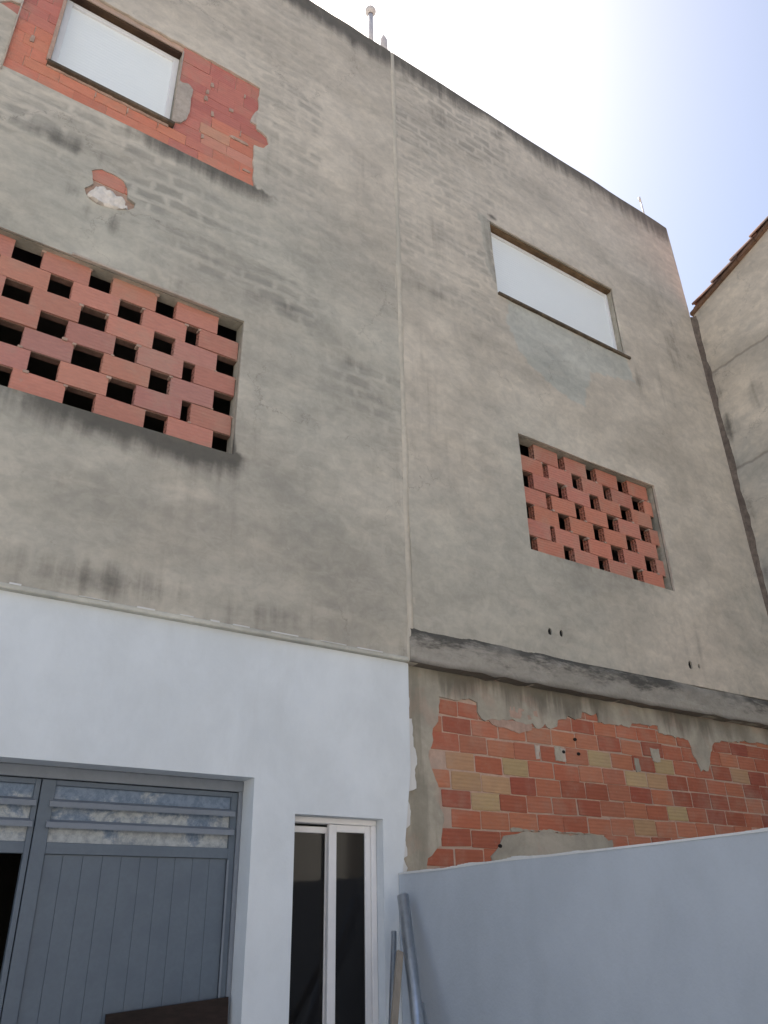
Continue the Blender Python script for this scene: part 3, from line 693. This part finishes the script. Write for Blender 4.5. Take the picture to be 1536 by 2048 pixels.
# filler between the two houses
def ridge(name, xa, za, xb, zb, w, y, mat, parent, amp=.012, h=.022):
    bm = bmesh.new(); k = int(abs(zb - za) / .05); rows = []
    for i in range(k + 1):
        z = za + (zb - za) * i / k; x = xa + (xb - xa) * i / k + amp * fb(z, 0, 1.2, 4.)
        ww = w * (1 + .45 * fb(z, 3., 3., 1.)); hh = h * (1 + .4 * fb(z, 5., 4., 2.))
        rows.append([bm.verts.new(p) for p in ((x - ww, y + .004, z), (x - ww * .55, y - hh * .8, z), (x + ww * .1, y - hh, z), (x + ww * .6, y - hh * .6, z), (x + ww, y + .004, z))])
    for A, B in zip(rows, rows[1:]):
        for j in range(4): bm.faces.new((A[j], A[j + 1], B[j + 1], B[j]))
    me = from_bm(bm, name); me.polygons.foreach_set('use_smooth', [True] * len(me.polygons)); return link(name, me, mat, parent)
ridge('seam_filler', SEAM + .0, 3.40, SEAM + .035, TOP - .02, .030, D, M['seam'], RIGHT, h=.010)
boxes('seam_core', [(SEAM - .035, SEAM + .06, D + .004, D + .26, 3.39, TOP - .02)], M['seam'], RIGHT)

# ------------------------------------------------------------------ garage gate
gy = D + .205
GT = empty('garage_gate', LEFT)
Z1 = 2.389
boxes('gate_frame', [(GAR[0], GAR[1] - .001, gy - .012, gy + .05, Z1, GAR[3] - .002), (2.198, GAR[1] - .002, gy - .012, gy + .05, .01, Z1), (GAR[0], GAR[0] + .03, gy - .012, gy + .05, .01, Z1)], M['gate_frame'], GT, .003)
def leaf(x0, x1, slat0, slat1, stile_l, stile_r, boards):
    boxes('leaf_frame', [(x0, x0 + stile_l, gy, gy + .04, .03, Z1 - .005), (x1 - stile_r, x1, gy, gy + .04, .03, Z1 - .005),
                         (x0 + stile_l, x1 - stile_r, gy + .001, gy + .04, 2.355, Z1 - .005), (x0 + stile_l, x1 - stile_r, gy + .001, gy + .04, 1.992, 2.052)], M['gate'], GT, .0025)
    for k, (za, zb) in enumerate(((2.272, 2.355), (2.165, 2.262), (2.052, 2.152))):
        box('pane', (x0 + stile_l, x1 - stile_r, gy + .022, gy + .027, za, zb), M['pane'], GT)
    for zc in (2.252, 2.142):
        bm = bmesh.new()
        P4 = [(gy - .024, zc - .016), (gy - .020, zc + .014), (gy + .02, zc + .032), (gy + .02, zc + .000)]
        a = [bm.verts.new((slat0, p[0], p[1])) for p in P4]; b = [bm.verts.new((slat1, p[0], p[1])) for p in P4]
        for i in range(4): bm.faces.new((a[i], a[(i + 1) % 4], b[(i + 1) % 4], b[i]))
        bm.faces.new(a); bm.faces.new(b); link('louvre_slat', from_bm(bm, 'louvre_slat'), M['gate_frame'], GT)
    for a, b in zip(boards, boards[1:]):
        box('board', (a + .0006, b - .0006, gy + .014 + random.uniform(0, .001), gy + .03, .03, 1.991), M['gate'], GT, .0015)
leaf(.990, 2.196, 1.045, 2.176, .078, .042, [1.07, 1.17, 1.28, 1.39, 1.498, 1.609, 1.715, 1.822, 1.932, 2.04, 2.152])
leaf(-.225, .984, -.20, .972, .07, .029, [-.155, -.05, .05])
# wicket in the left leaf stands open: its right post is the leaf's stile, dark garage beyond
box('gate_stop', (2.150, 2.162, gy - .006, gy + .0, .03, 1.985), M['gate_frame'], GT, .001)

# ------------------------------------------------------------------ narrow sliding door
dy = D + .035 + .085
DR = empty('sliding_door', LEFT)
boxes('frame', [(DOOR[0] + .001, DOOR[1] - .001, dy - .004, dy + .08, 2.216, DOOR[3] - .001), (3.160, DOOR[1] - .002, dy - .004, dy + .08, .01, 2.216), (DOOR[0] + .002, 2.560, dy - .004, dy + .08, .01, 2.216), (3.153, 3.160, dy + .006, dy + .08, .01, 2.216)], M['aluminium'], DR, .004)
f1 = boxes('sash', [(2.561, 2.592, dy + .045, dy + .075, .03, 2.20), (2.592, 2.87, dy + .0455, dy + .075, 2.160, 2.20), (2.83, 2.885, dy + .046, dy + .074, .03, 2.16)], M['aluminium'], DR, .003)
box('pane', (2.592, 2.84, dy + .058, dy + .063, .03, 2.162), M['glass_dark'], f1)
f2 = boxes('sash', [(2.832, 2.890, dy + .004, dy + .036, .03, 2.214), (3.114, 3.152, dy + .004, dy + .036, .03, 2.214), (2.890, 3.114, dy + .0045, dy + .036, 2.168, 2.214)], M['aluminium'], DR, .003)
box('pane', (2.888, 3.116, dy + .018, dy + .023, .03, 2.17), M['glass_dark'], f2)

# ------------------------------------------------------------------ white yard wall
YX = 3.322
YW = thing('yard_wall', 'smooth white painted yard wall running out from the corner beside the narrow door', 'wall', (0, 0, 0))
top = [(4.83, 1.912), (4.4, 1.912), (3.8, 1.924), (3.4, 1.922), (2.7, 1.924), (2.08, 1.929), (0, 1.95), (-5, 1.96)]
sheet('wall_face', [(4.83, .0)] + top + [(-5, 0.)], [], YX, .13, .12, M['yard'], YW, None, lambda a, b: .008 * fb(a, b, 1., 2.), plane='X')
bm = bmesh.new()
for (a, b) in zip(top, top[1:]):
    k = max(1, int(abs(a[0] - b[0]) / .035))
    for i in range(k):
        t0, t1 = i / k, (i + 1) / k
        ya, yb = a[0] + (b[0] - a[0]) * t0, a[0] + (b[0] - a[0]) * t1
        z_ = a[1] + (b[1] - a[1]) * t0; h = .006 + .012 * max(0, fb(ya, 1., 4., 3.) + .25 * (1 if ya > 3.2 else -1))
        add_box(bm, YX - .004 - .004 * abs(fb(ya, 2., 8., 1.)), YX + .13, yb - .003, ya, z_ - .004, z_ + h)
link('wall_capping', from_bm(bm, 'wall_capping'), M['smear'], YW)

# ------------------------------------------------------------------ neighbour house on the right
NX = 8.655
NB = thing('neighbour_house', 'plastered gable house on the right with clay tiles along its sloping verge', 'house')
ZV = lambda y: 9.27 + (4.8 - y) * .40
def masks_n(a, b):
    n1 = fb(a, b, .8, 21.); n2 = fb(a, b, 2.4, 23.)
    st = max(.10 + .2 * n1, .35 * gauss(a, b, 4.2, 7.6, .4, .4) * (1 + n2), .55 * sm(4.35, 4.75, a) * (n2 + .6), .35 * gauss(a, b, 3.9, 5.8, .5, .5))
    return [max(0, min(1, st)), max(0, min(1, .35 + .5 * sm(6.5, 8.8, b) + .5 * n1)), 0., 0.]
sheet('gable_wall', [(4.77, 0.), (4.77, ZV(4.77) - .01), (0.8, ZV(.8) - .01), (-4.5, ZV(.8) - 2.12), (-4.5, 0.)], [], NX, .25, .06, M['plaster_side'], NB, masks_n, lambda a, b: .012 * fb(a, b, 1.2, 9.), plane='X')
box('front_wall', (NX + .25, NX + 7, -4.5, -4.3, 0, 8.0), M['plaster_side'], NB)
box('rear_wall', (NX + .25, NX + 7, 4.5, 4.77, 0, 9.0), M['plaster_side'], NB)
# corner joint strip, its dark colour painted as the shade of the gap
def shaded_corner_joint():
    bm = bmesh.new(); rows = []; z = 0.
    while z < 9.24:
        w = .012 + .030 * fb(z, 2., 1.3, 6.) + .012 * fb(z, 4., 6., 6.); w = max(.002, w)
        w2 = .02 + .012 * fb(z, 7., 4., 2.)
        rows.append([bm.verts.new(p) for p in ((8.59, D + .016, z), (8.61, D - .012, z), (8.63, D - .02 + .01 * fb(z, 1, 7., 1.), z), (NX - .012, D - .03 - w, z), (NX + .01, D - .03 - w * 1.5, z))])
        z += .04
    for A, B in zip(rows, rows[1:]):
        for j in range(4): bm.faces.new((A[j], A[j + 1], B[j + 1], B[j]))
    return from_bm(bm, 'shaded_corner_joint')
box('gap_sun_stop', (8.603, 8.665, D + .012, D + 6, 0, 9.24), M['dark_joint'], NB)  # added to stop sun shining down the slot between the houses
link('shaded_corner_joint', shaded_corner_joint(), M['dark_joint'], NB)
sl_ = math.atan(.40); vv = empty('verge', NB)
# roof board and clay under-course
def sloped(name, x0, x1, y0, y1, dz0, dz1, mat, parent):
    bm = bmesh.new()
    vs = [bm.verts.new((x, y, ZV(y) + dz)) for x in (x0, x1) for y in (y0, y1) for dz in (dz0, dz1)]
    for q in [(0, 1, 3, 2), (4, 6, 7, 5), (0, 4, 5, 1), (2, 3, 7, 6), (0, 2, 6, 4), (1, 5, 7, 3)]: bm.faces.new([vs[i] for i in q])
    return link(name, from_bm(bm, name), mat, parent)
sloped('roof', NX - .02, NX + 7, 4.74, .8, .035, .09, M['tile'], NB)
y = 4.79; i = 0
while y > .9:
    L = .30 + random.uniform(-.02, .02)
    o = sloped('flat_tile', NX - .055 - random.uniform(0, .012), NX + .2, y, y - L + .008, -.012, .034, M['verge'], vv); y -= L
def barrel():
    bm = bmesh.new(); K = 8; L = .46; A = []; B = []
    for (Y, r, out) in ((0, .088, A), (-L, .074, B)):
        for rr in (r, r - .013):
            out.append([bm.verts.new((math.cos(math.pi * k / K) * -rr, Y, math.sin(math.pi * k / K) * rr)) for k in range(K + 1)])
    for k in range(K):
        bm.faces.new((A[0][k], A[0][k + 1], B[0][k + 1], B[0][k])); bm.faces.new((A[1][k], A[1][k + 1], B[1][k + 1], B[1][k]))
        bm.faces.new((A[0][k], A[0][k + 1], A[1][k + 1], A[1][k])); bm.faces.new((B[0][k], B[0][k + 1], B[1][k + 1], B[1][k]))
    return from_bm(bm, 'roof_tile')
BT = barrel(); BT.materials.append(M['tile'])
y = 4.70
while y > 1.0:
    for q in range(2):
        o = bpy.data.objects.new('roof_tile', BT); COL.objects.link(o); o.parent = NB
        yy = y + random.uniform(-.012, .012)
        o.location = (NX - .012 + q * .20, yy, ZV(yy) + .058); o.rotation_euler = (-(sl_ - .075), 0, random.uniform(-.03, .03))
    y -= .345

# ------------------------------------------------------------------ things leaning in the corner
def prop(name, label, cat, me, mat, parts=None):
    o = link(name, me, mat); o['label'] = label; o['category'] = cat; return o
def ray(px, py, Y):
    v = _r * ((px - 768) / 1584.67) - _u * ((py - 1024) / 1584.67) + _f
    t = Y / v.y; return Vector((v.x * t, v.y * t, v.z * t + EYE))
def hollow_pipe(a, b, r, th=.004, seg=20):
    a = Vector(a); b = Vector(b); d = (b - a).normalized(); u = d.orthogonal().normalized(); w = d.cross(u); bm = bmesh.new()
    R4 = [[bm.verts.new(p + u * (q * math.cos(2 * math.pi * k / seg)) + w * (q * math.sin(2 * math.pi * k / seg))) for k in range(seg)] for p, q in ((a, r), (b, r), (b, r - th), (a, r - th))]
    for i in range(4):
        A, B = R4[i], R4[(i + 1) % 4]
        for k in range(seg): bm.faces.new((A[k], A[(k + 1) % seg], B[(k + 1) % seg], B[k]))
    me = from_bm(bm, 'pipe'); me.polygons.foreach_set('use_smooth', [True] * len(me.polygons)); return me
def lean(p0, px, py, Yb):   # continue from the top point through a lower image point at depth Yb down to the ground
    p1 = ray(px, py, Yb); d = (p1 - p0); t = (p0.z - .005) / -d.z; return p0 + d * t
t0 = ray(806, 1792, 4.66); 
prop('metal_pipe', 'thick galvanised metal pipe leaning in the corner, taller of the two pipes', 'pipe', hollow_pipe(t0, lean(t0, 836, 2048, 4.36), .038), M['steel'])
t1 = ray(788, 1864, 4.70)
prop('metal_pipe', 'thin galvanised metal pipe leaning in the corner left of the thick one', 'pipe', hollow_pipe(t1, lean(t1, 783, 2048, 4.5), .018, .003), M['steel'])
def batten(a, b, w, t):
    a = Vector(a); b = Vector(b); d = (b - a).normalized(); u = Vector((1, 0, 0)); u = (u - d * u.dot(d)).normalized(); v = d.cross(u); bm = bmesh.new()
    vs = [bm.verts.new(p + u * (w * s) + v * (t * q)) for p in (a, b) for s in (-.5, .5) for q in (-.5, .5)]
    for q in [(0, 1, 3, 2), (4, 6, 7, 5), (0, 4, 5, 1), (2, 3, 7, 6), (0, 2, 6, 4), (1, 5, 7, 3)]: bm.faces.new([vs[i] for i in q])
    bmesh.ops.bevel(bm, geom=list(bm.edges), offset=.002, segments=1, affect='EDGES'); return from_bm(bm, 'batten')
t2 = ray(800, 1903, 4.55)
prop('wooden_batten', 'greyish wooden batten leaning in front of the metal pipes', 'batten', batten(t2, lean(t2, 788, 2048, 4.40), .042, .022), M['batten'])
t3 = ray(846, 2008, 4.32)
prop('short_rod', 'short dark metal rod standing right of the thick pipe against the yard wall', 'rod', hollow_pipe(t3, lean(t3, 852, 2048, 4.2), .010, .002), M['steel'])
# dark board against the gate
bt = [ray(213, 2029, D + .165), ray(469, 1993, D + .165)]
bm = bmesh.new()
vs = []
for yy in (0., .018):
    for (p, z, dyy) in ((bt[0], .0, -.09), (bt[1], .0, -.09), (bt[1], None, 0), (bt[0], None, 0)):
        vs.append(bm.verts.new((min(p.x, 2.20), p.y + yy + dyy, p.z if z is None else .003)))
for q in [(0, 1, 2, 3), (7, 6, 5, 4), (0, 4, 5, 1), (1, 5, 6, 2), (2, 6, 7, 3), (3, 7, 4, 0)]: bm.faces.new([vs[i] for i in q])
prop('plywood_board', 'dark brown board leaning against the grey garage gate', 'board', from_bm(bm, 'plywood_board'), M['board'])

# ------------------------------------------------------------------ on the roof edge
def on_roof(px, py, dep): return ray(px, py, D + dep)
c = on_roof(741, 23, .13)
PL = thing('roof_pole', 'pale post with a round globe on top standing on the roof edge', 'pole', (c.x, c.y, TOP))
def local(me, o):
    me.transform(Matrix.Translation(-Vector(o))); return me
link('post', local(tube_mesh([(c.x, c.y, TOP - .2), (c.x, c.y, c.z - .06)], .032), PL.location), M['lampwhite'], PL)
bm = bmesh.new(); bmesh.ops.create_uvsphere(bm, u_segments=20, v_segments=12, radius=.070); 
for v in bm.verts: v.co.z *= .95
me = from_bm(bm, 'globe'); me.polygons.foreach_set('use_smooth', [True] * len(me.polygons)); me.transform(Matrix.Translation((0, 0, c.z - TOP))); link('globe', me, M['lampwhite'], PL)
link('collar', local(tube_mesh([(c.x, c.y, c.z - .085), (c.x, c.y, c.z - .055)], .032), PL.location), M['tile'], PL)
c = on_roof(767, 68, .15)
prop('roof_finial', 'small pale cone poking above the roof edge right of the globe post', 'finial', tube_mesh([(c.x, c.y, TOP - .15), (c.x, c.y, c.z - .13), (c.x, c.y, c.z - .04), (c.x, c.y, c.z)], [.055, .045, .014, .004]), M['lampwhite'])
c = on_roof(1279, 394, .1); c2 = on_roof(1290, 432, .1)
AN = thing('antenna_rod', 'thin white aerial rod on the right end of the roof edge', 'antenna', (c2.x, c2.y, TOP))
link('mast', local(tube_mesh([(c2.x, c2.y, TOP - .1), (c.x, c.y, c.z)], .012, 8), AN.location), M['lampwhite'], AN)
link('sleeve', local(tube_mesh([(c.x - .01, c.y, c.z - .10), (c.x - .012, c.y, c.z - .02)], .018, 8), AN.location), M['lampwhite'], AN)

S.render.engine = 'CYCLES'
